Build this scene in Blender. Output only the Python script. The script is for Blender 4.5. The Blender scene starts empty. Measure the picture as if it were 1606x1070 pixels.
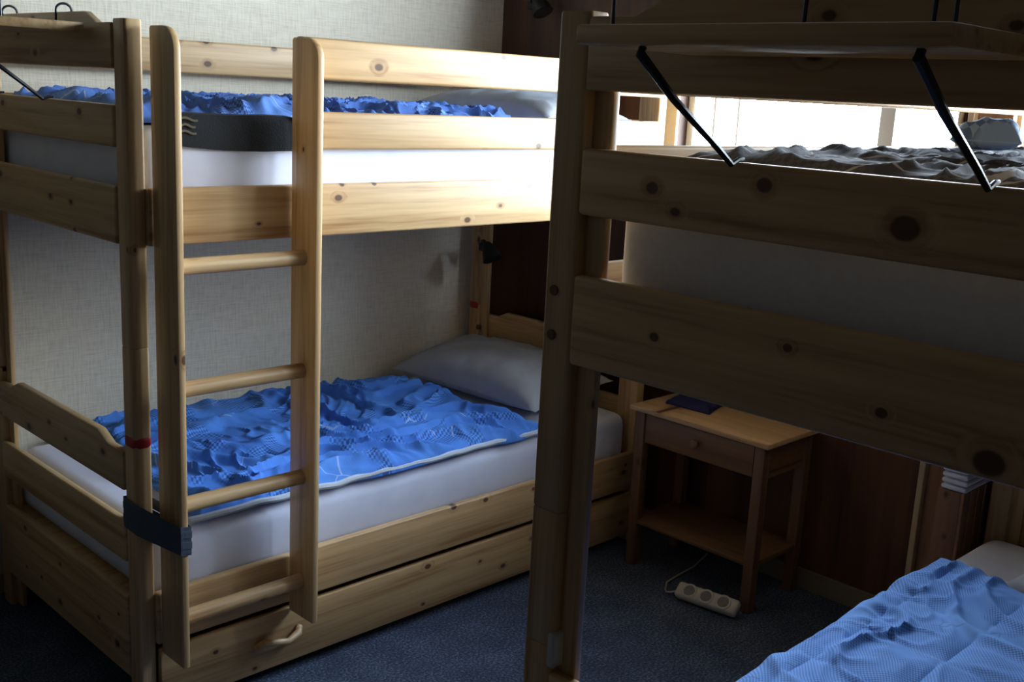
import bpy, bmesh, math, random
from mathutils import Vector, Matrix, noise

C = bpy.context.scene.collection
random.seed(4)
# ------------------------------------------------------------------ materials
def nt(name):
    m = bpy.data.materials.new(name); m.use_nodes = True
    n = m.node_tree.nodes; l = m.node_tree.links
    b = n['Principled BSDF']
    return m, n, l, b

def mixc(n, l, fac, a, b, mode='MIX'):
    x = n.new('ShaderNodeMix'); x.data_type = 'RGBA'; x.blend_type = mode
    def put(sock, v):
        if isinstance(v, bpy.types.NodeSocket): l.new(v, sock)
        elif isinstance(v, (int, float)): sock.default_value = v
        else: sock.default_value = (*v, 1) if len(v) == 3 else v
    put(x.inputs[0], fac); put(x.inputs[6], a); put(x.inputs[7], b)
    return x.outputs[2]

def mth(n, l, op, a, b=None, c=None):
    x = n.new('ShaderNodeMath'); x.operation = op
    for i, v in enumerate((a, b, c)):
        if v is None: continue
        if isinstance(v, bpy.types.NodeSocket): l.new(v, x.inputs[i])
        else: x.inputs[i].default_value = v
    return x.outputs[0]

def ramp(n, l, fac, stops):
    r = n.new('ShaderNodeValToRGB'); e = r.color_ramp.elements
    while len(e) > 1: e.remove(e[-1])
    e[0].position = stops[0][0]; e[0].color = (*stops[0][1], 1)
    for p, c in stops[1:]:
        q = e.new(p); q.color = (*c, 1)
    l.new(fac, r.inputs[0]); return r.outputs[0]

def coords(n, l, scale, loc=(0, 0, 0), rnd=True):
    tc = n.new('ShaderNodeTexCoord')
    v = tc.outputs['Object']
    if rnd:
        oi = n.new('ShaderNodeObjectInfo')
        add = n.new('ShaderNodeVectorMath'); add.operation = 'MULTIPLY_ADD'
        comb = n.new('ShaderNodeCombineXYZ')
        l.new(oi.outputs['Random'], comb.inputs[0]); l.new(oi.outputs['Random'], comb.inputs[1]); l.new(oi.outputs['Random'], comb.inputs[2])
        l.new(comb.outputs[0], add.inputs[0]); add.inputs[1].default_value = (9, 13, 17); l.new(v, add.inputs[2])
        v = add.outputs[0]
    mp = n.new('ShaderNodeMapping'); mp.inputs['Scale'].default_value = scale; mp.inputs['Location'].default_value = loc
    l.new(v, mp.inputs[0]); return mp.outputs[0], tc.outputs['Object']

def wood(name, axis, light=(0.70, 0.485, 0.245), dark=(0.40, 0.22, 0.085), knot=(0.085, 0.03, 0.012), rough=.42, knots=(), seed=0, dens=.24):
    """knotty pine whose grain runs along one axis; knots: extra (x, y, z, radius) in object space"""
    m, n, l, b = nt(name)
    ai = 'xyz'.index(axis)
    sc = [30, 30, 30]; sc[ai] = 1.1
    v, raw = coords(n, l, sc, (seed, seed, seed))
    # warp grain around knots
    sk = [12.0, 12.0, 12.0]; sk[ai] = 8.0
    vk, _ = coords(n, l, sk, (seed * 2.1, 3, 1))
    sx = n.new('ShaderNodeSeparateXYZ'); l.new(vk, sx.inputs[0]); cx2 = n.new('ShaderNodeCombineXYZ')
    if axis == 'z':
        l.new(sx.outputs[2], cx2.inputs[0]); l.new(mth(n, l, 'ADD', sx.outputs[0], sx.outputs[1]), cx2.inputs[1])
    else:
        l.new(sx.outputs[ai], cx2.inputs[0]); l.new(sx.outputs[2], cx2.inputs[1])
    vo = n.new('ShaderNodeTexVoronoi'); vo.voronoi_dimensions = '2D'; vo.inputs['Scale'].default_value = 1.0; l.new(cx2.outputs[0], vo.inputs['Vector'])
    vo.inputs['Randomness'].default_value = 1
    # keep only some cells
    sep = n.new('ShaderNodeSeparateColor'); l.new(vo.outputs['Color'], sep.inputs[0])
    keep = mth(n, l, 'LESS_THAN', sep.outputs[0], dens)
    size = mth(n, l, 'MULTIPLY_ADD', sep.outputs[1], .075, .05)
    kd = mth(n, l, 'DIVIDE', vo.outputs['Distance'], size)
    km = n.new('ShaderNodeMapRange'); km.interpolation_type = 'SMOOTHSTEP'
    km.inputs[1].default_value = 1.25; km.inputs[2].default_value = .7; km.inputs[3].default_value = 0; km.inputs[4].default_value = 1
    l.new(kd, km.inputs[0])
    kmask = mth(n, l, 'MULTIPLY', km.outputs[0], keep)
    halo = n.new('ShaderNodeMapRange'); halo.interpolation_type = 'SMOOTHSTEP'
    halo.inputs[1].default_value = 2.8; halo.inputs[2].default_value = 1.0; halo.inputs[3].default_value = 0; halo.inputs[4].default_value = 1
    l.new(kd, halo.inputs[0])
    hmask = mth(n, l, 'MULTIPLY', halo.outputs[0], keep)
    for (kx, ky, kz, kr) in knots:
        d = n.new('ShaderNodeVectorMath'); d.operation = 'SUBTRACT'; l.new(raw, d.inputs[0]); d.inputs[1].default_value = (kx, ky, kz)
        s_ = n.new('ShaderNodeVectorMath'); s_.operation = 'MULTIPLY'; l.new(d.outputs[0], s_.inputs[0])
        q = [1 / kr] * 3; q[ai] = .8 / kr
        if axis != 'x': q[0] = .1 / kr
        else: q[1] = .1 / kr
        s_.inputs[1].default_value = q
        ln = n.new('ShaderNodeVectorMath'); ln.operation = 'LENGTH'; l.new(s_.outputs[0], ln.inputs[0])
        mr = n.new('ShaderNodeMapRange'); mr.interpolation_type = 'SMOOTHSTEP'
        mr.inputs[1].default_value = 1.15; mr.inputs[2].default_value = .8; mr.inputs[3].default_value = 0; mr.inputs[4].default_value = 1
        l.new(ln.outputs['Value'], mr.inputs[0]); kmask = mth(n, l, 'MAXIMUM', kmask, mr.outputs[0])
        mr2 = n.new('ShaderNodeMapRange'); mr2.interpolation_type = 'SMOOTHSTEP'
        mr2.inputs[1].default_value = 2.6; mr2.inputs[2].default_value = 1.; mr2.inputs[3].default_value = 0; mr2.inputs[4].default_value = 1
        l.new(ln.outputs['Value'], mr2.inputs[0]); hmask = mth(n, l, 'MAXIMUM', hmask, mr2.outputs[0])
    # broad grain
    g = n.new('ShaderNodeTexNoise'); g.inputs['Scale'].default_value = 1; g.inputs['Detail'].default_value = 3; g.inputs['Roughness'].default_value = .55
    off = n.new('ShaderNodeVectorMath'); off.operation = 'MULTIPLY_ADD'
    cb = n.new('ShaderNodeCombineXYZ')
    for i in range(3): l.new(hmask, cb.inputs[i])
    l.new(cb.outputs[0], off.inputs[0]); off.inputs[1].default_value = (.9, .9, .9); l.new(v, off.inputs[2])
    l.new(off.outputs[0], g.inputs['Vector'])
    fine = n.new('ShaderNodeTexNoise'); fine.inputs['Scale'].default_value = 5; fine.inputs['Detail'].default_value = 2
    l.new(v, fine.inputs['Vector'])
    f1 = mth(n, l, 'MULTIPLY_ADD', fine.outputs[0], .28, mth(n, l, 'MULTIPLY', g.outputs[0], .8))
    mid = tuple((a + c) / 2 for a, c in zip(light, dark))
    col = ramp(n, l, f1, [(.40, light), (.52, tuple(.72 * a + .28 * c for a, c in zip(light, dark))), (.60, mid), (.70, dark)])
    col = mixc(n, l, mth(n, l, 'MULTIPLY', hmask, .45), col, dark)
    col = mixc(n, l, mth(n, l, 'MULTIPLY', kmask, .93), col, knot)
    # board to board tone
    oi = n.new('ShaderNodeObjectInfo')
    tone = mth(n, l, 'MULTIPLY_ADD', oi.outputs['Random'], .22, .86)
    tc3 = n.new('ShaderNodeCombineColor')
    for i in range(3): l.new(tone, tc3.inputs[i])
    col = mixc(n, l, 1.0, col, tc3.outputs[0], 'MULTIPLY')
    l.new(col, b.inputs['Base Color'])
    b.inputs['Roughness'].default_value = rough
    bp = n.new('ShaderNodeBump'); bp.inputs['Strength'].default_value = .12; bp.inputs['Distance'].default_value = .002
    l.new(f1, bp.inputs['Height']); l.new(bp.outputs[0], b.inputs['Normal'])
    return m

WX = wood('pine_along_x', 'x'); WY = wood('pine_along_y', 'y', seed=3); WZ = wood('pine_along_z', 'z', seed=5, dens=.1)
NSX = wood('nightstand_shaded_wood_x', 'y', (.24, .13, .07), (.16, .08, .04), dens=.1); NSZ = wood('nightstand_shaded_wood_z', 'z', (.20, .105, .06), (.13, .06, .035), dens=.1)  # nightstand wood darkened in colour for the shade on legs, drawer and shelf

NST = wood('nightstand_lit_top_wood', 'y', (.62, .42, .24), (.44, .26, .12), dens=.2, seed=9)  # same wood in a lighter copy, window light put into the top's colour

def panel_mat(name, ax):
    """dark stained vertical boards, ax = horizontal axis they are laid along"""
    m, n, l, b = nt(name)
    tc = n.new('ShaderNodeTexCoord'); sp = n.new('ShaderNodeSeparateXYZ'); l.new(tc.outputs['Object'], sp.inputs[0])
    h = sp.outputs['xy'.index(ax)]
    k = mth(n, l, 'DIVIDE', h, .115)
    fr = mth(n, l, 'FRACT', mth(n, l, 'ADD', k, 40)); fl = mth(n, l, 'FLOOR', k)
    wn = n.new('ShaderNodeTexWhiteNoise'); wn.noise_dimensions = '1D'; l.new(fl, wn.inputs['W'])
    mp = n.new('ShaderNodeMapping'); mp.inputs['Scale'].default_value = (22, 22, 1.1); l.new(tc.outputs['Object'], mp.inputs[0])
    g = n.new('ShaderNodeTexNoise'); g.noise_dimensions = '4D'; g.inputs['Scale'].default_value = 1; g.inputs['Detail'].default_value = 3
    l.new(mp.outputs[0], g.inputs['Vector']); l.new(mth(n, l, 'MULTIPLY', wn.outputs[0], 20), g.inputs['W'])
    c = ramp(n, l, g.outputs[0], [(.35, (.12, .048, .020)), (.6, (.07, .026, .013)), (.75, (.035, .013, .007))])
    t = mth(n, l, 'MULTIPLY_ADD', wn.outputs[0], .55, .65)
    cc = n.new('ShaderNodeCombineColor')
    for i in range(3): l.new(t, cc.inputs[i])
    c = mixc(n, l, 1.0, c, cc.outputs[0], 'MULTIPLY')
    l.new(c, b.inputs['Base Color']); b.inputs['Roughness'].default_value = .55
    return m
PANY = panel_mat('dark_panelling', 'y'); PANZ = panel_mat('dark_panelling_side', 'x')

def wallpaper():
    m, n, l, b = nt('textured_wallpaper')
    v, _ = coords(n, l, (60, 60, 7), rnd=False)
    a = n.new('ShaderNodeTexNoise'); a.inputs['Scale'].default_value = 2.2; a.inputs['Detail'].default_value = 4; l.new(v, a.inputs['Vector'])
    v2, _ = coords(n, l, (9, 9, 160), rnd=False)
    a2 = n.new('ShaderNodeTexNoise'); a2.inputs['Scale'].default_value = 1.6; a2.inputs['Detail'].default_value = 3; l.new(v2, a2.inputs['Vector'])
    s = mth(n, l, 'ADD', a.outputs[0], a2.outputs[0])
    c = ramp(n, l, mth(n, l, 'MULTIPLY', s, .5), [(.32, (.60, .565, .46)), (.5, (.73, .69, .575)), (.66, (.80, .76, .65))])
    l.new(c, b.inputs['Base Color']); b.inputs['Roughness'].default_value = .85
    bp = n.new('ShaderNodeBump'); bp.inputs['Strength'].default_value = .5; bp.inputs['Distance'].default_value = .003
    l.new(s, bp.inputs['Height']); l.new(bp.outputs[0], b.inputs['Normal'])
    return m
WALLP = wallpaper()

def carpet():
    m, n, l, b = nt('blue_grey_carpet')
    tc = n.new('ShaderNodeTexCoord')
    a = n.new('ShaderNodeTexNoise'); a.inputs['Scale'].default_value = 130; a.inputs['Detail'].default_value = 2; l.new(tc.outputs['Object'], a.inputs['Vector'])
    a2 = n.new('ShaderNodeTexNoise'); a2.inputs['Scale'].default_value = 7; a2.inputs['Detail'].default_value = 3; l.new(tc.outputs['Object'], a2.inputs['Vector'])
    s = mth(n, l, 'MULTIPLY_ADD', a2.outputs[0], .22, mth(n, l, 'MULTIPLY', a.outputs[0], .8))
    c = ramp(n, l, s, [(.36, (.018, .028, .052)), (.52, (.052, .075, .128)), (.68, (.15, .19, .28))])
    l.new(c, b.inputs['Base Color']); b.inputs['Roughness'].default_value = .95
    bp = n.new('ShaderNodeBump'); bp.inputs['Strength'].default_value = .8; bp.inputs['Distance'].default_value = .004
    l.new(a.outputs[0], bp.inputs['Height']); l.new(bp.outputs[0], b.inputs['Normal'])
    return m
CARPET = carpet()

def plain(name, col, rough=.6, metal=0, bump=0, bscale=200, sheen=0):
    m, n, l, b = nt(name)
    tc = n.new('ShaderNodeTexCoord')
    a = n.new('ShaderNodeTexNoise'); a.inputs['Scale'].default_value = bscale; a.inputs['Detail'].default_value = 2; l.new(tc.outputs['Object'], a.inputs['Vector'])
    c = mixc(n, l, a.outputs[0], tuple(x * .9 for x in col), tuple(min(1, x * 1.08) for x in col))
    l.new(c, b.inputs['Base Color']); b.inputs['Roughness'].default_value = rough; b.inputs['Metallic'].default_value = metal
    if bump:
        bp = n.new('ShaderNodeBump'); bp.inputs['Strength'].default_value = bump; bp.inputs['Distance'].default_value = .003
        l.new(a.outputs[0], bp.inputs['Height']); l.new(bp.outputs[0], b.inputs['Normal'])
    return m
SHEET = plain('white_sheet', (.76, .80, .97), .8, bump=.15, bscale=14)
MATTR = plain('pale_mattress_cover', (.74, .75, .82), .85, bump=.15, bscale=90)
METAL = plain('dark_metal', (.05, .055, .06), .38, .85)
BLACK = plain('black_plastic', (.012, .012, .013), .5)
WHITEP = plain('white_plastic', (.55, .54, .51), .4)
GREYP = plain('grey_socket_recess', (.16, .16, .16), .5)
RED = plain('red_tape', (.42, .012, .02), .5)
TAPE = plain('grey_blue_tape', (.075, .095, .13), .5, bump=.6, bscale=60)
FRAME = plain('white_window_paint', (.72, .71, .68), .5)
CASE = plain('cream_casing', (.50, .41, .28), .5)
SHELL_DARK = plain('bounce_cutting_shell', (.035, .03, .025), .9)  # near-black tone for the unseen walls and ceiling, chosen to cut bounce light
NAVY = plain('navy_cloth', (.012, .018, .11), .85, bump=.4)
CHAR = plain('charcoal_blanket', (.022, .025, .03), .95, bump=.5)
PILLOW = plain('pillow_cotton', (.46, .49, .53), .85, bump=.2, bscale=30)
BULB = plain('frosted_glass', (.5, .5, .5), .3)

def duvet_mat(name, c0, c1, dark, check=160, patch=.60, line=(.75, .85, 1), rot=.5, waffle=.5, lcut=.56):
    m, n, l, b = nt(name)
    tc = n.new('ShaderNodeTexCoord')
    uv = tc.outputs['UV']
    wa = n.new('ShaderNodeTexNoise'); wa.inputs['Scale'].default_value = 3.5; wa.inputs['Detail'].default_value = 3; l.new(uv, wa.inputs['Vector'])
    mp = n.new('ShaderNodeMapping'); mp.inputs['Rotation'].default_value = (0, 0, rot); l.new(uv, mp.inputs[0])
    add = n.new('ShaderNodeVectorMath'); add.operation = 'MULTIPLY_ADD'; l.new(wa.outputs['Color'], add.inputs[0]); add.inputs[1].default_value = (.05, .05, 0); l.new(mp.outputs[0], add.inputs[2])
    ch = n.new('ShaderNodeTexChecker'); ch.inputs['Scale'].default_value = check; l.new(add.outputs[0], ch.inputs['Vector'])
    pn = n.new('ShaderNodeTexNoise'); pn.inputs['Scale'].default_value = 5.5; pn.inputs['Detail'].default_value = 2.5; l.new(uv, pn.inputs['Vector'])
    base = ramp(n, l, wa.outputs[0], [(.3, c0), (.7, c1)])
    pm = n.new('ShaderNodeMapRange'); pm.interpolation_type = 'SMOOTHSTEP'; pm.inputs[1].default_value = patch; pm.inputs[2].default_value = patch + .05; l.new(pn.outputs[0], pm.inputs[0])
    chk = mixc(n, l, mth(n, l, 'MULTIPLY', ch.outputs['Fac'], 1.0), tuple(min(1, x * 1.15) for x in c1), dark)
    c = mixc(n, l, mth(n, l, 'MULTIPLY', pm.outputs[0], .6), base, chk)  # on the blue duvets the dark patches also paint in shade of folds
    # thin printed lines
    w = n.new('ShaderNodeTexVoronoi'); w.feature = 'DISTANCE_TO_EDGE'; w.inputs['Scale'].default_value = 6; l.new(add.outputs[0], w.inputs['Vector'])
    lm = mth(n, l, 'LESS_THAN', w.outputs['Distance'], .010)
    lk = mth(n, l, 'GREATER_THAN', wa.outputs[0], lcut)
    c = mixc(n, l, mth(n, l, 'MULTIPLY', mth(n, l, 'MULTIPLY', lm, lk), .35), c, line)
    l.new(c, b.inputs['Base Color']); b.inputs['Roughness'].default_value = .85
    hb = mth(n, l, 'MULTIPLY_ADD', ch.outputs['Fac'], waffle, mth(n, l, 'MULTIPLY', pn.outputs[0], 2.5))
    bp = n.new('ShaderNodeBump'); bp.inputs['Strength'].default_value = .5; bp.inputs['Distance'].default_value = .006
    l.new(hb, bp.inputs['Height']); l.new(bp.outputs[0], b.inputs['Normal'])
    return m
DUV_A = duvet_mat('blue_printed_cotton', (.045, .17, .62), (.10, .32, .86), (.012, .03, .14), check=130, patch=.52)
DUV_U = duvet_mat('blue_printed_cotton_upper', (.06, .15, .55), (.14, .32, .80), (.012, .02, .12), patch=.52)
DUV_B = duvet_mat('light_blue_seersucker', (.14, .32, .74), (.22, .45, .92), (.05, .12, .42), check=230, patch=.40, line=(.05, .10, .32), rot=.15, waffle=1.0)
DUV_D = duvet_mat('dark_checked_blanket', (.016, .018, .025), (.045, .045, .055), (.10, .10, .13), check=120, patch=.45, line=(.75, .75, .80), lcut=.3)
DUV_P = duvet_mat('blue_striped_cotton', (.30, .50, .90), (.55, .72, .98), (.06, .10, .40), check=90, patch=.35)

# ------------------------------------------------------------------ geometry
def box(bm, x0, x1, y0, y1, z0, z1, r=0.0, seg=2):
    if x0 > x1: x0, x1 = x1, x0
    if y0 > y1: y0, y1 = y1, y0
    if z0 > z1: z0, z1 = z1, z0
    t = bmesh.new()
    bmesh.ops.create_cube(t, size=1, matrix=Matrix.Translation(((x0 + x1) / 2, (y0 + y1) / 2, (z0 + z1) / 2)) @ Matrix.Diagonal((x1 - x0, y1 - y0, z1 - z0, 1)))
    if r > 0:
        r = min(r, .49 * min(x1 - x0, y1 - y0, z1 - z0))
        bmesh.ops.bevel(t, geom=t.edges[:], offset=r, segments=seg, profile=.5, affect='EDGES')
    join(bm, t)

def rpost(bm, x0, x1, y0, y1, z0, z1, r):
    x0, x1 = min(x0, x1), max(x0, x1); y0, y1 = min(y0, y1), max(y0, y1)
    pts = []
    for cx, cy, a0 in ((x1 - r, y1 - r, 0), (x0 + r, y1 - r, 90), (x0 + r, y0 + r, 180), (x1 - r, y0 + r, 270)):
        for k in range(6):
            a = math.radians(a0 + 18 * k); pts.append((cx + r * math.cos(a), cy + r * math.sin(a)))
    t = bmesh.new(); rings = []
    mx, my = (x0 + x1) / 2, (y0 + y1) / 2
    for z, k in ((z0, .955), (z0 + .003, 1), (z1 - .003, 1), (z1, .955)):
        rings.append([t.verts.new((mx + (p[0] - mx) * k, my + (p[1] - my) * k, z)) for p in pts])
    n = len(pts)
    for A, B in zip(rings, rings[1:]):
        for i in range(n): t.faces.new((A[i], A[(i + 1) % n], B[(i + 1) % n], B[i]))
    t.faces.new(rings[0][::-1]); t.faces.new(rings[-1]); join(bm, t)

def join(bm, t):
    me = bpy.data.meshes.new('tmp'); t.to_mesh(me); t.free(); bm.from_mesh(me); bpy.data.meshes.remove(me)

def tube(bm, pts, r, n=10, closed=False):
    pts = [Vector(p) for p in pts]; rings = []
    N = len(pts); prev = None
    for i, p in enumerate(pts):
        if closed: d = (pts[(i + 1) % N] - pts[i - 1]).normalized()
        else: d = (pts[min(i + 1, N - 1)] - pts[max(i - 1, 0)]).normalized()
        if prev is None:
            a = d.orthogonal().normalized()
        else:
            a = (prev - prev.project(d)).normalized()
        prev = a; b = d.cross(a)
        rr = r[i] if isinstance(r, (list, tuple)) else r
        rings.append([bm.verts.new(p + rr * (math.cos(2 * math.pi * k / n) * a + math.sin(2 * math.pi * k / n) * b)) for k in range(n)])
    M = N if closed else N - 1
    for i in range(M):
        A, B = rings[i], rings[(i + 1) % N]
        for k in range(n): bm.faces.new((A[k], A[(k + 1) % n], B[(k + 1) % n], B[k]))
    if not closed:
        bm.faces.new(rings[0][::-1]); bm.faces.new(rings[-1])

def prism(bm, poly, x0, x1, axis='x', r=0.003):
    """poly = 2D outline, extruded along the axis ('x': poly is (y,z); 'y': poly is (x,z))"""
    t = bmesh.new()
    def P(a, q): return (a, q[0], q[1]) if axis == 'x' else (q[0], a, q[1])
    A = [t.verts.new(P(x0, q)) for q in poly]; B = [t.verts.new(P(x1, q)) for q in poly]
    t.faces.new(A); t.faces.new(B[::-1]); k = len(poly)
    for i in range(k): t.faces.new((A[i], A[(i + 1) % k], B[(i + 1) % k], B[i]))
    bmesh.ops.recalc_face_normals(t, faces=t.faces[:])
    if r: bmesh.ops.bevel(t, geom=[e for e in t.edges if len(e.link_faces) == 2 and e.calc_face_angle() > .9], offset=r, segments=2, profile=.5, affect='EDGES')
    join(bm, t)

WL = {}
def obj(name, bm, mat, parent=None, origin=None, smooth=True):
    bmesh.ops.recalc_face_normals(bm, faces=bm.faces[:])
    o0 = WL[parent.name] if parent else Vector(origin or (0, 0, 0))
    if not parent and origin is None:
        xs = [v.co for v in bm.verts]
        o0 = Vector(((min(v.x for v in xs) + max(v.x for v in xs)) / 2, (min(v.y for v in xs) + max(v.y for v in xs)) / 2, min(v.z for v in xs)))
    for v in bm.verts: v.co -= o0
    me = bpy.data.meshes.new(name); bm.to_mesh(me); bm.free()
    me.materials.append(mat)
    if smooth:
        me.polygons.foreach_set('use_smooth', [True] * len(me.polygons))
        try: me.set_sharp_from_angle(angle=math.radians(40))
        except Exception: pass
    o = bpy.data.objects.new(name, me); C.objects.link(o)
    if parent: o.parent = parent
    else: o.location = o0
    WL[o.name] = o0
    return o

def thing(name, loc, label, cat, group=None):
    o = bpy.data.objects.new(name, None); C.objects.link(o); o.location = loc; o.empty_display_size = .1
    WL[o.name] = Vector(loc); o['label'] = label; o['category'] = cat
    if group: o['group'] = group
    return o

def tag(o, label, cat, group=None, kind=None):
    o['label'] = label; o['category'] = cat
    if group: o['group'] = group
    return o

def struct(name, bm, mat, label=None):
    o = obj(name, bm, mat, origin=(0, 0, 0), smooth=False); o['kind'] = 'structure'
    if label: o['label'] = label
    return o

def bx(*a, r=0, seg=2):
    b = bmesh.new(); box(b, *a, r=r, seg=seg); return b

# ------------------------------------------------------------------ room
RX0, RX1, RY0, RY1, RZ = -.65, 3.433, -1.2, 3.56, 2.66
struct('floor', bx(RX0 - .1, RX1 + .3, RY0 - .1, RY1 + .1, -.1, 0), CARPET, 'dark blue grey speckled carpet')
struct('ceiling', bx(RX0 - .1, RX1 + .3, RY0 - .1, RY1 + .1, RZ, RZ + .1), SHELL_DARK)
struct('wall_left', bx(RX0 - .1, RX1 + .3, RY1, RY1 + .1, 0, RZ), WALLP, 'beige fibre textured wallpaper wall')
struct('wall_right', bx(RX0 - .1, RX1 + .3, RY0 - .1, RY0, 0, RZ), SHELL_DARK)
struct('wall_back', bx(RX0 - .1, RX0, RY0, RY1, 0, RZ), SHELL_DARK)  # unseen wall, pulled in close behind the camera to cut bounce light
# window wall: two openings
Z0, Z1 = 1.30, 2.54
W = [(1.50, 2.575), (.05, 1.305)]
b = bmesh.new()
TH = .14
box(b, RX1, RX1 + TH, RY0, RY1, 0, Z0); box(b, RX1, RX1 + TH, RY0, RY1, Z1, RZ)
box(b, RX1, RX1 + TH, RY0, W[1][0], Z0, Z1); box(b, RX1, RX1 + TH, W[1][1], W[0][0], Z0, Z1); box(b, RX1, RX1 + TH, W[0][1], RY1, Z0, Z1)
struct('wall_window', b, PANY, 'dark stained vertical board panelling around the windows')

GL, n_, l_, b_ = nt('window_glass')
for x in list(n_):
    if x.type != 'OUTPUT_MATERIAL': n_.remove(x)
tr = n_.new('ShaderNodeBsdfTransparent'); gl = n_.new('ShaderNodeBsdfGlossy'); gl.inputs['Roughness'].default_value = .02
mx = n_.new('ShaderNodeMixShader'); mx.inputs[0].default_value = .05
l_.new(tr.outputs[0], mx.inputs[1]); l_.new(gl.outputs[0], mx.inputs[2]); l_.new(mx.outputs[0], [x for x in n_ if x.type == 'OUTPUT_MATERIAL'][0].inputs[0])

def window(idx, y0, y1, mull):
    r = bpy.data.objects.new('window_%d' % idx, None); C.objects.link(r); r.location = (RX1, (y0 + y1) / 2, Z0); WL[r.name] = Vector(r.location)
    r['kind'] = 'structure'; r['label'] = 'daylit white framed window'
    g = bmesh.new(); f = .045
    X0, X1 = RX1 + .05, RX1 + .10
    box(g, X0, X1, y0, y1, Z0, Z0 + f, r=.004); box(g, X0, X1, y0, y1, Z1 - f, Z1, r=.004)
    box(g, X0, X1, y0, y0 + .03, Z0, Z1, r=.004); box(g, X0, X1, y1 - .03, y1, Z0, Z1, r=.004)
    obj('window_frame', g, FRAME, r)
    for m in mull:
        obj('mullion', bx(X0 - .005, X1, m[0], m[1], Z0 + f, Z1 - f, r=.004), FRAME, r)
    obj('window_pane', bx(RX1 + .07, RX1 + .076, y0 + .02, y1 - .02, Z0 + .02, Z1 - .02), GL, r)
    g = bmesh.new(); c = .055
    box(g, RX1 - .018, RX1, y1, y1 + c, Z0 - c, Z1 + c, r=.003); box(g, RX1 - .018, RX1, y0 - .012, y0, Z0 - .01, Z1 + .01, r=.003)
    box(g, RX1 - .018, RX1, y0, y1, Z1, Z1 + c, r=.003)
    obj('casing', g, CASE, r)
    obj('window_sill', bx(RX1 - .17, RX1 + .06, y0 - .01, y1 + c, Z0 - .025, Z0, r=.004), CASE, r)
window(1, *W[0], [(1.735, 1.79), (2.34, 2.35), (2.445, 2.455)])
window(2, *W[1], [(.65, .705)])
struct('trim_1', bx(RX1 - .05, RX1, 1.318, 1.425, 0, RZ, r=.004), wood('wall_post_wood', 'z', (.34, .19, .11), (.22, .11, .06), dens=.12), 'brown wooden wall post between the windows')
struct('trim_2', bx(RX1 - .075, RX1, 1.425, 1.445, 0, RZ, r=.003), CASE, 'narrow pale batten beside wall post')
g = bx(RX1 - .014, RX1, RY0, 3.5, .0, .075, r=.003)
struct('baseboard_window', g, plain('shaded_baseboard_paint', (.20, .17, .13), .6), 'pale baseboard under panelling')  # baseboard colour darkened to stand in for the shade below the windows
struct('baseboard_left', bx(RX0, RX1, RY1 - .014, RY1, 0, .07, r=.003), CASE)

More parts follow.
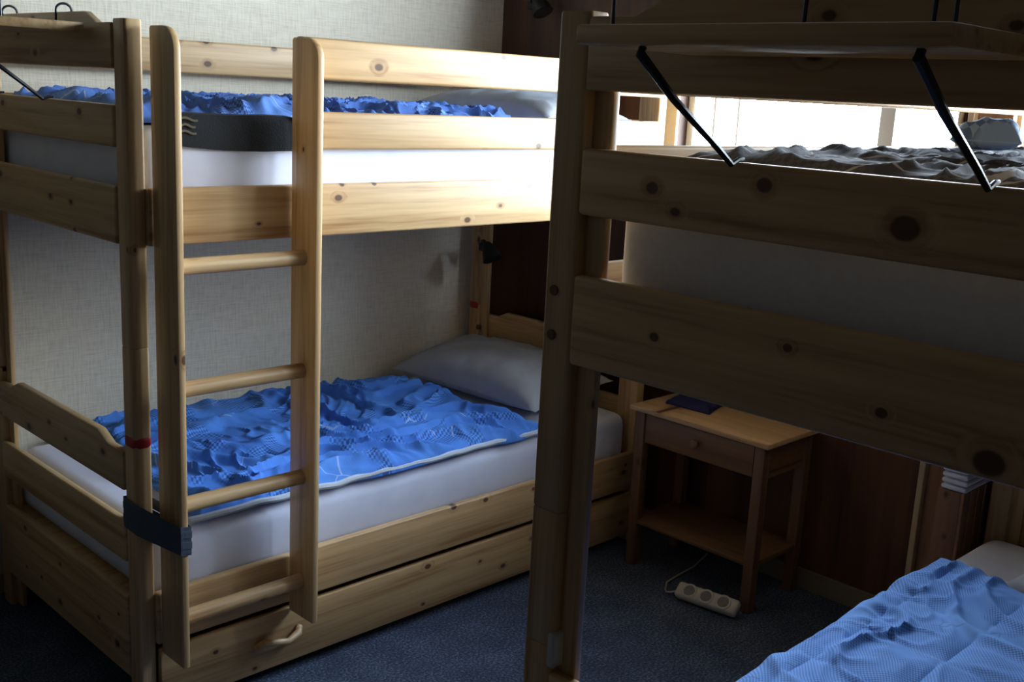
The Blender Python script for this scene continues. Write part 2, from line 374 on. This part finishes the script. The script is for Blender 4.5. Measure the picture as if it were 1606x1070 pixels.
# ------------------------------------------------------------------ bunk beds
L, BW = 2.08, 1.0
KNOT = plain('dark_plug', (.16, .09, .045), .5)
def bunk(name, ax, ay, s, label, open_to=None, tape=RED, tapes='red tape band', extra=None):
    r = thing(name, (ax, ay, 0), label, 'bunk bed', 'pine bunk beds')
    X = lambda x: ax + x
    Y = lambda y: ay + s * y
    def post(x, y, flip, inner):
        """x,y = local outer corner; inner=+1/-1 toward bed centre along y; flip = +1 foot, -1 head along x"""
        y = y + inner * .015; yo = y
        g = bmesh.new()
        for z0, z1 in ((0, .80), (.80, 1.04), (1.04, 1.835)):
            rpost(g, X(x), X(x + flip * .046), Y(y), Y(y + inner * .062), z0 + .0005, z1 - .0005, .008)
        box(g, X(x + flip * .0225), X(x + flip * .038), Y(y + inner * .05), Y(y + inner * .1), .002, 1.826, r=.003)
        p = obj('post', g, WZ, r)
        z0, z1 = (.772, .812) if tape is RED else (.765, .828)
        e = .002 if tape is RED else .005
        if x == 0 or tape is RED:
            g = bmesh.new()
            if tape is RED:
                box(g, X(x - flip * e), X(x + flip * (.046 + e)), Y(y - inner * e), Y(y + inner * (.06 + e)), z0, z1, r=.013, seg=3)
            else:
                box(g, X(x + flip * .010), X(x + flip * .052), Y(y - inner * e), Y(y + inner * .006), z0, z1, r=.0045, seg=3)
                q = obj('post_band', g, tape, p); q['label'] = tapes; g = bmesh.new()
                box(g, X(x - flip * .0015), X(x + flip * .052), Y(y + inner * .054), Y(y + inner * (.066 + e)), z0, z1, r=.005, seg=3)
            q = obj('post_band', g, tape, p); q['label'] = tapes
        if x == 0 and inner == 1:
            for zz in (1.336, 1.408):
                g = bmesh.new()
                t = bmesh.new(); bmesh.ops.create_cone(t, cap_ends=True, segments=20, radius1=.0085, radius2=.0085, depth=.006, matrix=Matrix.Translation((X(.0005), Y(.038), zz)) @ Matrix.Rotation(math.pi / 2, 4, 'Y'))
                join(g, t); tube(g, [(X(-.002), Y(.038) + .0075 * math.cos(a / 12 * math.pi * 2), zz + .0075 * math.sin(a / 12 * math.pi * 2)) for a in range(12)], .0013, 6, True)
                if tape is not RED: obj('bolt_plug', g, KNOT, p)
                else: g.free()
        return p
    post(0, 0, 1, 1); post(L, 0, -1, 1); post(0, BW, 1, -1); post(L, BW, -1, -1)
    # end boards (foot and head)
    def hump(z0, z1, zh, ya=.165, yb=.225):
        return [(Y(.079), z0), (Y(BW - .079), z0), (Y(BW - .079), z1), (Y(BW - ya), z1), (Y(BW - yb), zh), (Y(yb), zh), (Y(ya), z1), (Y(.079), z1)]
    for end, x0, x1 in (('foot', -.004, .021), ('head', L - .021, L + .004)):
        g = bmesh.new(); prism(g, hump(1.719, 1.826, 1.853), X(x0), X(x1), r=.005); obj('end_board', g, extra.get('top', WY) if extra and end == 'foot' else WY, r)
        for z0, z1 in ((1.533, 1.634), (1.296, 1.439), (.449, .563), (.13, .352)):
            if z0 == .13: z0 = .12
            mat = WY
            if extra and end == 'foot': mat = extra.get(z0, WY)
            obj('end_board', bx(X(x0), X(x1), Y(.079), Y(BW - .079), z0, z1, r=.007, seg=3), mat, r)
        g = bmesh.new(); prism(g, hump(.65, .757, .783), X(x0), X(x1), r=.005); obj('end_board', g, WY, r)
    # long rails
    o0 = open_to if open_to else .044
    for side, y0, y1 in (('front', .002, .028), ('wall', BW - .028, BW - .002)):
        gx = o0 if side == 'front' else .044
        obj('guard_rail', bx(X(gx), X(L - .044), Y(y0), Y(y1), 1.719, 1.827, r=.007, seg=3), WX, r)
        obj('guard_rail', bx(X(gx), X(L - .044), Y(y0), Y(y1), 1.533, 1.634, r=.007, seg=3), WX, r)
        obj('side_rail', bx(X(.044), X(L - .044), Y(y0), Y(y1), 1.296, 1.439, r=.007, seg=3), WX, r)
        obj('side_rail', bx(X(.044), X(L - .044), Y(y0), Y(y1), .225, .373, r=.007, seg=3), WX, r)
    for z in (1.345, .30):
        obj('mattress_base', bx(X(.03), X(L - .03), Y(.03), Y(BW - .03), z, z + .022, r=.002), WX, r)
    return r, X, Y, post

AX, AY = 1.218, 2.518
BX, BY = 1.266, 1.205
bigk = wood('pine_end_rail_with_knots', 'y', seed=7, dens=.08, knots=[(-.004, .462 - BY, 1.318, .016), (-.004, .96 - BY, 1.372, .007), (-.004, .60 - BY, 1.345, .007), (-.004, .74 - BY, 1.40, .006)])
midk = wood('pine_mid_board_with_knots', 'y', seed=11, dens=.08, knots=[(-.004, .985 - BY, 1.587, .009), (-.004, .80 - BY, 1.608, .010), (-.004, .60 - BY, 1.575, .016)])
A, XA, YA, _ = bunk('bunk_bed', AX, AY, 1, 'light pine bunk bed along the wallpapered wall, ladder tied to its foot post', open_to=.48)
B, XB, YB, _ = bunk('bunk_bed', BX, BY, -1, 'light pine bunk bed in the right foreground with white post collar', tape=WHITEP, tapes='white plastic collar', extra={1.296: bigk, 1.533: midk})

# drawer under the left bed
d = obj('drawer', bx(XA(.05), XA(L - .05), YA(.0), YA(.022), .035, .208, r=.005), WX, A)
g = bmesh.new(); hx = XA(.335)
tube(g, [(hx, YA(-.004), .118), (hx + .02, YA(-.022), .135), (hx + .06, YA(-.026), .128), (hx + .10, YA(-.026), .118), (hx + .135, YA(-.022), .132), (hx + .15, YA(-.004), .140)], [.010, .012, .010, .010, .012, .010], 10)
obj('handle', g, WX, d)
g = bmesh.new(); box(g, XA(.06), XA(L - .06), YA(.022), YA(.7), .04, .055); box(g, XA(.06), XA(.078), YA(.022), YA(.7), .055, .19); box(g, XA(L - .078), XA(L - .06), YA(.022), YA(.7), .055, .19); box(g, XA(.06), XA(L - .06), YA(.682), YA(.7), .055, .19)
obj('drawer_tray', g, WX, d)
# ------------------------------------------------------------------ ladder
lad = thing('ladder', (1.485, 2.465, .18), 'pine ladder with four round rungs hooked on the front of the left bunk bed', 'ladder')
def stile(x0, x1):
    zt, zb = 1.822, .205
    y0, y1 = 2.397, 2.515
    pts = [(y1, zb), (y1, zt - .006), (y1 - .006, zt)]
    for i in range(9):
        a = i / 8 * math.pi / 2
        pts.append((y0 + .06 - .06 * math.sin(a), zt - .055 + .055 * math.cos(a)))
    pts += [(y0, zb)]
    g = bmesh.new(); prism(g, pts, x0, x1, r=.004)
    obj('stile', g, WZ, lad)
stile(1.270, 1.289); stile(1.667, 1.687)
for z in (1.252, .940, .632, .318):
    g = bmesh.new(); n = 9
    tube(g, [(1.288, 2.458, z), (1.485, 2.458, z), (1.668, 2.458, z)], [.021, .021, .021], 20)
    obj('rung', g, WX, lad)
g = bmesh.new()
x0, x1, y0, y1 = 1.2135, 1.2935, 2.3915, 2.599
for i in range(5):
    z = .545 + i * .0165 + (.003 if i % 2 else 0); o_ = .0012 * (i % 2)
    pts = [(x0 - o_, y1, z + .016), (x0 - o_, 2.53, z + .013), (1.2645, y0 - o_, z - .010 - .002 * i), (x1 + o_, y0 - o_, z - .014 - .002 * i), (x1 + o_, 2.522, z - .004), (1.269, y1, z + .012)]
    t = bmesh.new(); k = len(pts)
    ctr = Vector((1.255, 2.49, 0))
    def ins(p):
        v = Vector((p[0], p[1], 0)) - ctr; v *= .982; return (ctr.x + v.x, ctr.y + v.y)
    a = [t.verts.new((p[0], p[1], p[2] - .009)) for p in pts]; c = [t.verts.new((p[0], p[1], p[2] + .009)) for p in pts]
    a2 = [t.verts.new((*ins(p), p[2] - .009)) for p in pts]; c2 = [t.verts.new((*ins(p), p[2] + .009)) for p in pts]
    for i2 in range(k):
        j = (i2 + 1) % k
        t.faces.new((a[i2], a[j], c[j], c[i2])); t.faces.new((a2[j], a2[i2], c2[i2], c2[j]))
        t.faces.new((c[i2], c[j], c2[j], c2[i2])); t.faces.new((a[j], a[i2], a2[i2], a2[j]))
    join(g, t)
tag(obj('strap', g, TAPE), 'grey blue tape wrapped around the foot post and near ladder stile', 'strap')

# ------------------------------------------------------------------ bedding
def mattress(x0, x1, y0, y1, z0, z1, label, mat, group, r=.04):
    g = bmesh.new(); nx, ny = 60, 30
    # rounded slab with gentle sags
    def P(u, v, top):
        x = x0 + (x1 - x0) * u; y = y0 + (y1 - y0) * v
        return x, y
    t = bmesh.new(); bmesh.ops.create_cube(t, size=1, matrix=Matrix.Translation(((x0 + x1) / 2, (y0 + y1) / 2, (z0 + z1) / 2)) @ Matrix.Diagonal((x1 - x0, y1 - y0, z1 - z0, 1)))
    bmesh.ops.bevel(t, geom=t.edges[:], offset=r, segments=4, profile=.5, affect='EDGES')
    long_e = [e for e in t.edges if e.calc_length() > .5]
    bmesh.ops.subdivide_edges(t, edges=long_e, cuts=28, use_grid_fill=True)
    for v in t.verts:
        p = v.co * 3
        dn = noise.noise(Vector((p.x, p.y, p.z * 2))) * .004
        k = noise.noise(Vector((v.co.x * 12, v.co.y * 3, v.co.z * 30))) * .0015
        if v.co.z > z0 + .03: v.co.z += dn * (1 if v.co.z > (z0 + z1) / 2 else .3)
        v.co.y += k
    join(g, t)
    return tag(obj('mattress', g, mat), label, 'mattress', group)
mg = 'bunk mattresses'
mattress(AX + .05, AX + L - .06, AY + .035, AY + BW - .04, .323, .525, 'thick mattress in white sheet on the lower level of left bunk bed', SHEET, mg, .05)
mattress(AX + .05, AX + L - .06, AY + .035, AY + BW - .04, 1.368, 1.585, 'white sheeted mattress on the upper level of left bunk bed', SHEET, mg, .04)
mattress(BX + .05, BX + L - .06, BY - .035, BY - BW + .04, .323, .478, 'white sheeted mattress under the pale blue duvet of lower right bunk', SHEET, mg, .05)
mattress(BX + .055, BX + L - .06, BY - .115, BY - BW + .04, 1.368, 1.60, 'bare pale grey mattress on the upper level of right bunk bed', MATTR, mg, .025)

def fbm(x, y, s, oct=4):
    return noise.fractal(Vector((x * s, y * s, 1.7)), 1.0, 2.0, oct, noise_basis='PERLIN_ORIGINAL')
def wrinkle(x, y, seed, sc=5.0):
    wx = noise.noise(Vector((x * 2.2 + seed, y * 2.2, 0))) * .4
    wy = noise.noise(Vector((x * 2.2, y * 2.2 + seed, 4))) * .4
    a = noise.noise(Vector(((x + wx) * sc, (y + wy) * sc * 1.4, seed)))
    b_ = noise.noise(Vector(((x + wy) * sc * 2.4, (y - wx) * sc * 1.9, seed + 9)))
    broad = .5 + .5 * noise.noise(Vector((x * sc * .7, y * sc * .7, seed + 2)))
    return broad * .5 + .55 * math.exp(-(a / .13) ** 2) + .22 * math.exp(-(b_ / .16) ** 2)

def cloth(name, quad, zb, th, amp, seed, mat, label, cat, group=None, nx=170, ny=120, sc=5.0, wob=.02, zfun=None, edge=.06, under=.004, quilt=0):
    g = bmesh.new(); uvl = g.loops.layers.uv.new('UVMap')
    P00, P10, P11, P01 = [Vector((*p, 0)) for p in quad]
    wl = (P10 - P00).length; hl = (P01 - P00).length
    top = []; bot = []
    for j in range(ny + 1):
        v = j / ny; rt = []; rb = []
        for i in range(nx + 1):
            u = i / nx
            p = (P00 * (1 - u) + P10 * u) * (1 - v) + (P01 * (1 - u) + P11 * u) * v
            ed = min(u, 1 - u, 1) * wl; ev = min(v, 1 - v) * hl; e = min(ed, ev)
            k = max(0, 1 - e / .12)
            p = p + Vector((noise.noise(Vector((p.x * 4, p.y * 4, seed))), noise.noise(Vector((p.x * 4, p.y * 4, seed + 5))), 0)) * wob * k
            f = min(1, e / edge); f = math.sqrt(max(0, 1 - (1 - f) ** 2))
            z0 = zb + (zfun(u, v, p) if zfun else 0)
            w = wrinkle(p.x, p.y, seed, sc) * amp
            w += noise.noise(Vector((p.x * 34, p.y * 34, seed))) * amp * .05
            if quilt:
                qa = abs(math.sin(math.pi * u * wl / quilt)); qb = abs(math.sin(math.pi * v * hl / quilt))
                w += .011 * (min(qa, qb * 1.1) ** .5) - .008
            rt.append(g.verts.new((p.x, p.y, z0 + under + (th + w) * (.12 + .88 * f))))
            rb.append(g.verts.new((p.x, p.y, z0)))
        top.append(rt); bot.append(rb)
    def face(vs, uvs):
        f = g.faces.new(vs)
        for lp, q in zip(f.loops, uvs): lp[uvl].uv = q
    for j in range(ny):
        for i in range(nx):
            uvs = [((i + a) / nx * wl, (j + c) / ny * hl) for a, c in ((0, 0), (1, 0), (1, 1), (0, 1))]
            face((top[j][i], top[j][i + 1], top[j + 1][i + 1], top[j + 1][i]), uvs)
            face((bot[j][i], bot[j + 1][i], bot[j + 1][i + 1], bot[j][i + 1]), [uvs[0], uvs[3], uvs[2], uvs[1]])
    def side(a, b2, c, d2, q):
        face((a, b2, c, d2), [q] * 4)
    for i in range(nx):
        q = (i / nx * wl, 0); side(bot[0][i], bot[0][i + 1], top[0][i + 1], top[0][i], q)
        q = (i / nx * wl, hl); side(top[ny][i], top[ny][i + 1], bot[ny][i + 1], bot[ny][i], q)
    for j in range(ny):
        q = (0, j / ny * hl); side(top[j][0], top[j + 1][0], bot[j + 1][0], bot[j][0], q)
        q = (wl, j / ny * hl); side(bot[j][nx], bot[j + 1][nx], top[j + 1][nx], top[j][nx], q)
    o = obj(name, g, mat)
    tag(o, label, cat, group)
    return o, top

# lower left duvet
def zA(u, v, p): return .020 * math.exp(-((v - 1) * 3) ** 2) 
duvet_a, _ = cloth('duvet', [(1.40, 2.553), (2.77, 2.553), (2.75, 3.40), (1.50, 3.50)], .531, .020, .044, 3.0, DUV_A,
      'crumpled bright blue printed duvet on the lower left bunk', 'duvet', 'blue duvets', nx=230, ny=150, sc=4.4, wob=.035)
# hem roll along its near edge
g = bmesh.new(); pts = []
for i in range(90):
    u = i / 89; x = 1.375 + 1.43 * u
    pts.append((x, 2.556 + .012 * noise.noise(Vector((x * 5, 0, 3))) , .541 + .007 * noise.noise(Vector((x * 11, 2, 0)))))
tube(g, pts, .010, 8)
g2 = obj('hem', g, plain('pale_hem', (.55, .62, .70), .85, bump=.5), None, origin=tuple(duvet_a.location))
g2.parent = duvet_a; g2.location = (0, 0, 0)
g2['label'] = 'pale piped hem'

# upper left duvet: flat then bunched
def zU(u, v, p): return 0
cloth('duvet', [(1.30, 2.655), (2.62, 2.63), (2.62, 3.46), (1.30, 3.46)], 1.590, .026, .044, 8.0, DUV_U,
      'blue and white printed duvet on the upper left bunk', 'duvet', 'blue duvets', nx=200, ny=120, sc=8)
# charcoal blanket folded over the near edge below it
g = bmesh.new(); prof = []
cx = [(2.622, 1.612), (2.585, 1.620), (2.548, 1.618), (2.536, 1.60), (2.533, 1.565), (2.535, 1.548)]
N = 40; rows = []
for i in range(N + 1):
    x = 1.345 + .345 * i / N; row = []
    drop = .022 * math.sin(min(1, .15 + i / N) * math.pi * .62)
    m_ = len(cx)
    for k, (y, z) in enumerate(cx):
        row.append((x, y + .003 * noise.noise(Vector((x * 20, k, 0))), z - (drop if k >= m_ - 2 else 0) + .004 * noise.noise(Vector((x * 9, k * .7, 5)))))
    for k, (y, z) in reversed(list(enumerate(cx))):
        if k >= 3: row.append((x, y + .012 if k > 2 else y, z - (drop if k >= m_ - 2 else 0)))
        else: row.append((x, y + .004, max(z - .022, 1.589)))
    rows.append([g.verts.new(q) for q in row])
for i in range(N):
    k = len(rows[0])
    for j in range(k): g.faces.new((rows[i][j], rows[i][(j + 1) % k], rows[i + 1][(j + 1) % k], rows[i + 1][j]))
g.faces.new(rows[0]); g.faces.new(rows[-1][::-1])
ch = obj('blanket', g, CHAR); tag(ch, 'charcoal fleece blanket hanging over the upper left mattress edge behind the ladder', 'blanket')
g = bmesh.new()
for k, (xx, w_) in enumerate(((1.352, .05), (1.356, .04), (1.352, .046))):
    tube(g, [(xx + w_ * q / 6, 2.5312 - .0008, 1.606 - k * .016 + .004 * math.sin(q * .9)) for q in range(7)], .0032, 6)
q = obj('emblem', g, plain('faded_print', (.16, .145, .11), .9), None, origin=tuple(ch.location)); q.parent = ch; q.location = (0, 0, 0); q['label'] = 'faded beige print'

def pillow(cx_, cy_, z0, lx, ly, h, rot, mat, label, tilt=0, group='pillows'):
    g = bmesh.new(); n = 40; T = []; Bm = []
    M = Matrix.Translation((cx_, cy_, z0)) @ Matrix.Rotation(rot, 4, 'Z') @ Matrix.Rotation(tilt, 4, 'Y')
    uvl = g.loops.layers.uv.new('UVMap')
    for j in range(n + 1):
        ra = []; rb = []
        for i in range(n + 1):
            u = 2 * i / n - 1; v = 2 * j / n - 1
            f = (max(0, 1 - abs(u) ** 2.8) ** .6) * (max(0, 1 - abs(v) ** 2.8) ** .6)
            pin = 1 - .10 * (1 - abs(v) ** 2) * abs(u) ** 3; pin2 = 1 - .08 * (1 - abs(u) ** 2) * abs(v) ** 3
            x = u * lx / 2 * pin; y = v * ly / 2 * pin2
            wr = (noise.noise(Vector((x * 9, y * 9, cx_))) * .012 + wrinkle(x, y, cx_, 7) * .008) * min(1, f * 2)
            ra.append(g.verts.new(M @ Vector((x, y, .35 * h + .65 * h * f + wr)))); rb.append(g.verts.new(M @ Vector((x, y, .35 * h - .35 * h * f - .002 * (1 - f)))))
        T.append(ra); Bm.append(rb)
    for j in range(n):
        for i in range(n):
            a = g.faces.new((T[j][i], T[j][i + 1], T[j + 1][i + 1], T[j + 1][i])); b2 = g.faces.new((Bm[j][i], Bm[j + 1][i], Bm[j + 1][i + 1], Bm[j][i + 1]))
            for f_ in (a, b2):
                for lp in f_.loops: lp[uvl].uv = (lp.vert.co.x, lp.vert.co.y)
    for i in range(n):
        g.faces.new((Bm[0][i], Bm[0][i + 1], T[0][i + 1], T[0][i])); g.faces.new((T[n][i], T[n][i + 1], Bm[n][i + 1], Bm[n][i]))
        g.faces.new((T[i][0], T[i + 1][0], Bm[i + 1][0], Bm[i][0])); g.faces.new((Bm[i][n], Bm[i + 1][n], T[i + 1][n], T[i][n]))
    return tag(obj('pillow', g, mat), label, 'pillow', group)
pillow(3.02, 3.05, .545, .46, .80, .17, .04, PILLOW, 'plump grey white pillow at the head of the lower left bunk', tilt=-.10)
pillow(2.95, 2.98, 1.590, .44, .78, .13, .0, PILLOW, 'pale pillow at the head of the upper left bunk beside the window')
pillow(3.04, .62, .480, .42, .70, .09, .0, PILLOW, 'pale pillow at the head of the lower right bunk')
pillow(1.98, .812, 1.653, .14, .115, .05, .35, DUV_P, 'bunched blue striped cushion on the dark blanket of the upper right bunk', group='pillows')

# upper right dark blanket
cloth('blanket', [(1.36, .30), (2.6, .30), (2.6, 1.04), (1.36, 1.04)], 1.606, .020, .020, 12.0, DUV_D,
      'dark checked blanket with thin white lines on the upper right bunk', 'blanket', nx=150, ny=90, sc=6)
# lower right duvet, draping over the aisle side
def zB(u, v, p):
    return .001
cloth('duvet', [(1.34, .24), (2.64, .24), (2.82, 1.128), (1.34, 1.128)], .481, .072, .026, 21.0, DUV_B,
      'pale blue seersucker quilted duvet on the lower right bunk', 'duvet', 'blue duvets', nx=240, ny=170, sc=3.6, zfun=zB, quilt=.20, wob=.012, edge=.07)

# ------------------------------------------------------------------ hook on shelves
def shelf(y0, y1, ax, struts, hooks, label, dz=0):
    r = thing('hanging_shelf', (ax, (y0 + y1) / 2, 1.77), label, 'shelf', 'hook-on shelves')
    obj('shelf_board', bx(ax - .245, ax - .012, y0, y1, 1.771 + dz, 1.794 + dz, r=.004), WY, r)
    for y in struts:
        g = bmesh.new()
        tube(g, [(ax - .215, y, 1.7695 + dz), (ax - .22, y, 1.762 + dz), (ax - .15, y, 1.713 + dz * .7), (ax - .05, y, 1.655 + dz * .2), (ax - .013, y, 1.632), (ax + .004, y, 1.6385), (ax + .014, y, 1.639)], [.005, .0062, .0055, .0048, .0042, .0035, .003], 8)
        obj('strut', g, METAL, r)
    for y in hooks:
        g = bmesh.new()
        pts = [(ax - .014, y, 1.790 + dz)] + [(ax + .008 - .020 * math.cos(a), y, 1.857 + .016 * math.sin(a)) for a in [i / 8 * math.pi for i in range(9)]] + [(ax + .028, y, 1.84)]
        tube(g, pts, .0032, 8); obj('hook', g, METAL, r)
    g = bmesh.new(); z = 1.862 + dz; ya, yb = y0 + .02, y1 - .02; xx = ax - .20
    tube(g, [(xx, ya, 1.793 + dz), (xx, ya, z - .02), (xx, ya + .006, z - .006), (xx, ya + .02, z), (xx, yb - .02, z), (xx, yb - .006, z - .006), (xx, yb, z - .02), (xx, yb, 1.793 + dz)], .0028, 8)
    obj('wire_rail', g, METAL, r)
    return r
shelf(2.70, 3.40, AX - .008, [2.963, 3.30], [2.861, 3.214], 'wooden hook-on shelf with wire rail at the foot of the left bunk bed', .030)
shelf(.46, .925, BX - .008, [.843, .502], [.756, .59], 'wooden hook-on shelf on two dark metal struts at the foot of the right bunk bed')

# ------------------------------------------------------------------ nightstand
nx0, nx1, ny0, ny1, nz = 3.07, 3.405, 1.83, 2.42, .62
ns = thing('nightstand', ((nx0 + nx1) / 2, (ny0 + ny1) / 2, 0), 'small pine nightstand with one drawer and lower shelf between the two bunk beds', 'nightstand')
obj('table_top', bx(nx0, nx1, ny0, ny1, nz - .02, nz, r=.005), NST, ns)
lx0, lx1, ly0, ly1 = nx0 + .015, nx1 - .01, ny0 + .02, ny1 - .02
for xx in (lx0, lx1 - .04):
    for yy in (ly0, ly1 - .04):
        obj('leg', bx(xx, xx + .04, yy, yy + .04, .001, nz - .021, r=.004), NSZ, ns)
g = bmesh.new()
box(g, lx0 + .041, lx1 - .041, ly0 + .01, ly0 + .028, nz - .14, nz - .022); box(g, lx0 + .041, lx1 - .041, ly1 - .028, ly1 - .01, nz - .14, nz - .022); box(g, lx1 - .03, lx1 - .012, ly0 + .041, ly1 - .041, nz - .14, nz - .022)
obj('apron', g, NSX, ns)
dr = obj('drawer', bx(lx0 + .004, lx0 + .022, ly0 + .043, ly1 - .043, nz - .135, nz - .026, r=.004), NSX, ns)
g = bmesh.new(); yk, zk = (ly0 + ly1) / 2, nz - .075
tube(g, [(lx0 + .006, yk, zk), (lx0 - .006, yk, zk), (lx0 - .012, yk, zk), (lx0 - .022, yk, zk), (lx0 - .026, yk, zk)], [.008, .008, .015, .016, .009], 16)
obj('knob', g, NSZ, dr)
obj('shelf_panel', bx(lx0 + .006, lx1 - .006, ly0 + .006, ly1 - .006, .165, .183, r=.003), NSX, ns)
cloth('cloth', [(3.20, 2.16), (3.36, 2.20), (3.36, 2.37), (3.20, 2.35)], nz + .001, .006, .014, 31, NAVY, 'crumpled navy cloth lying on the back of the nightstand', 'cloth', nx=40, ny=40, sc=9, edge=.03, wob=.03)

# ------------------------------------------------------------------ power strip
ps = thing('power_strip', (3.02, 1.96, 0), 'white three socket power strip on the dark carpet beside the nightstand legs', 'power strip')
g = bmesh.new()
A0 = Vector((2.995, 2.075, 0)); dirv = Vector((.03, -.2, 0)).normalized(); per = Vector((-dirv.y, dirv.x, 0))
Mx = Matrix.Translation(A0) @ Matrix(((dirv.x, -per.x, 0, 0), (dirv.y, -per.y, 0, 0), (0, 0, 1, 0), (0, 0, 0, 1)))
tilt = Matrix.Translation((0, 0, .034)) @ Matrix.Rotation(math.radians(-38), 4, 'X') @ Matrix.Translation((0, 0, -.018))
t = bmesh.new(); box(t, -.012, .222, -.03, .03, 0, .034, r=.012, seg=3); bmesh.ops.transform(t, matrix=Mx @ tilt, verts=t.verts[:]); join(g, t)
cs = [.04, .105, .17]
for cx_ in cs:
    t = bmesh.new(); bmesh.ops.create_circle(t, segments=4, radius=.001)
    t.free()
    t = bmesh.new(); tube(t, [(cx_ + .024 * math.cos(a / 20 * 2 * math.pi), .024 * math.sin(a / 20 * 2 * math.pi), .035) for a in range(20)], .0045, 8, True); bmesh.ops.transform(t, matrix=Mx @ tilt, verts=t.verts[:]); join(g, t)
obj('strip_body', g, WHITEP, ps)
for cx_ in cs:
    t = bmesh.new(); bmesh.ops.create_cone(t, cap_ends=True, segments=24, radius1=.0205, radius2=.0205, depth=.004, matrix=Matrix.Translation((cx_, 0, .0345)))
    for sx in (-.008, .008):
        bmesh.ops.create_cone(t, cap_ends=True, segments=10, radius1=.003, radius2=.003, depth=.003, matrix=Matrix.Translation((cx_ + sx, sx * .6, .0372)))
    bmesh.ops.transform(t, matrix=Mx @ tilt, verts=t.verts[:])
    obj('socket', t, GREYP, ps)
g = bmesh.new(); tube(g, [(2.99, 2.083, .03), (2.985, 2.105, .018), (2.99, 2.13, .008), (3.01, 2.15, .006), (3.06, 2.18, .006), (3.13, 2.19, .006), (3.25, 2.2, .006), (3.39, 2.24, .006)], .0035, 8); obj('cable', g, WHITEP, ps)

# ------------------------------------------------------------------ narrow plank cabinet and folded sheets by the right bed head
cab = thing('wooden_crate', (3.28, 1.255, 0), 'narrow dark plank crate behind the lower right bunk near the wall post', 'crate')
for i in range(4):
    obj('plank', bx(3.165 + i * .052, 3.214 + i * .052, 1.214, 1.224, .002, .612, r=.002), wood('crate_plank', 'z', (.26, .13, .08), (.15, .07, .04), dens=.5, seed=i) if i == 0 else bpy.data.materials['crate_plank'], cab)
g = bmesh.new(); box(g, 3.165, 3.371, 1.2245, 1.295, .002, .612, r=.002); obj('crate_body', g, bpy.data.materials['crate_plank'], cab)
for i in range(5):
    tag(obj('folded_sheet', bx(3.167, 3.367, 1.212, 1.29, .6135 + i * .019, .628 + i * .019, r=.006, seg=3), SHEET), 'folded white sheet in the small stack on the plank crate', 'sheet', 'folded sheets on the crate')

# ------------------------------------------------------------------ small dark lamps at the head of the left bunk
def clip_lamp(x, y, z, label):
    r = thing('clip_lamp', (x, y, z), label, 'lamp', 'dark clip lamps')
    g = bmesh.new(); box(g, x - .028, x + .012, y - .02, y + .02, z - .018, z + .018, r=.006); obj('clamp', g, BLACK, r)
    g = bmesh.new(); tube(g, [(x - .02, y, z + .005), (x - .045, y - .02, z + .03), (x - .06, y - .05, z + .035), (x - .065, y - .075, z + .02)], .006, 8); obj('arm', g, BLACK, r)
    g = bmesh.new()
    tube(g, [(x - .065, y - .068, z + .030), (x - .065, y - .075, z + .020), (x - .067, y - .095, z - .005), (x - .068, y - .115, z - .035)], [.012, .022, .034, .043], 18); obj('lamp_shade', g, BLACK, r)
    return r
clip_lamp(AX + L - .058, 3.40, 1.06, 'small black clip lamp on the far head post above the lower left bunk pillow')
clip_lamp(RX1 - .0118, 3.36, 2.07, 'small black clip lamp high on the panelled wall near the room corner')

# ------------------------------------------------------------------ light
w = bpy.data.worlds.new('sky'); bpy.context.scene.world = w; w.use_nodes = True
n = w.node_tree.nodes; l = w.node_tree.links
bg = n['Background']; tc = n.new('ShaderNodeTexCoord'); sp = n.new('ShaderNodeSeparateXYZ'); l.new(tc.outputs['Generated'], sp.inputs[0])
cr = n.new('ShaderNodeValToRGB'); e = cr.color_ramp.elements
e[0].position = .30; e[0].color = (.36, .41, .47, 1); e[1].position = .47; e[1].color = (.80, .91, 1.0, 1)
q = e.new(.60); q.color = (.78, .90, 1.0, 1); q = e.new(.75); q.color = (.56, .70, .90, 1); q = e.new(.93); q.color = (.10, .14, .20, 1)
mr = n.new('ShaderNodeMapRange'); mr.inputs[1].default_value = -1; mr.inputs[2].default_value = 1; l.new(sp.outputs[2], mr.inputs[0]); l.new(mr.outputs[0], cr.inputs[0])
l.new(cr.outputs[0], bg.inputs[0]); bg.inputs[1].default_value = 42.0
for i, (y0, y1) in enumerate(W):
    ld = bpy.data.lights.new('window_portal', 'AREA'); ld.shape = 'RECTANGLE'; ld.size = y1 - y0; ld.size_y = Z1 - Z0
    ld.cycles.is_portal = True
    lo = bpy.data.objects.new('window_portal', ld); C.objects.link(lo)
    lo.location = (RX1 + TH + .01, (y0 + y1) / 2, (Z0 + Z1) / 2)
    lo.rotation_euler = Matrix(((0, 0, 1), (1, 0, 0), (0, 1, 0))).to_euler()

# ------------------------------------------------------------------ camera
cam = bpy.data.cameras.new('camera'); co = bpy.data.objects.new('camera', cam); C.objects.link(co)
fw = Vector((0.69253198, 0.68698141, -0.22012723)); rt = Vector((0.71134882, -0.70105364, 0.05006641)); up = Vector((0.11992631, 0.19125984, 0.97418548))
M = Matrix.Identity(4)
for i in range(3): M[i][0] = rt[i]; M[i][1] = up[i]; M[i][2] = -fw[i]
M[0][3], M[1][3], M[2][3] = 0, 0, 1.71
co.matrix_world = M
cam.sensor_fit = 'HORIZONTAL'; cam.sensor_width = 36; cam.lens = 1724.08 / 1606 * 36; cam.clip_start = .02
bpy.context.scene.camera = co
vs = bpy.context.scene.view_settings
vs.view_transform = 'Standard'; vs.look = 'None'; vs.gamma = 1; vs.exposure = 0.0; vs.use_curve_mapping = False
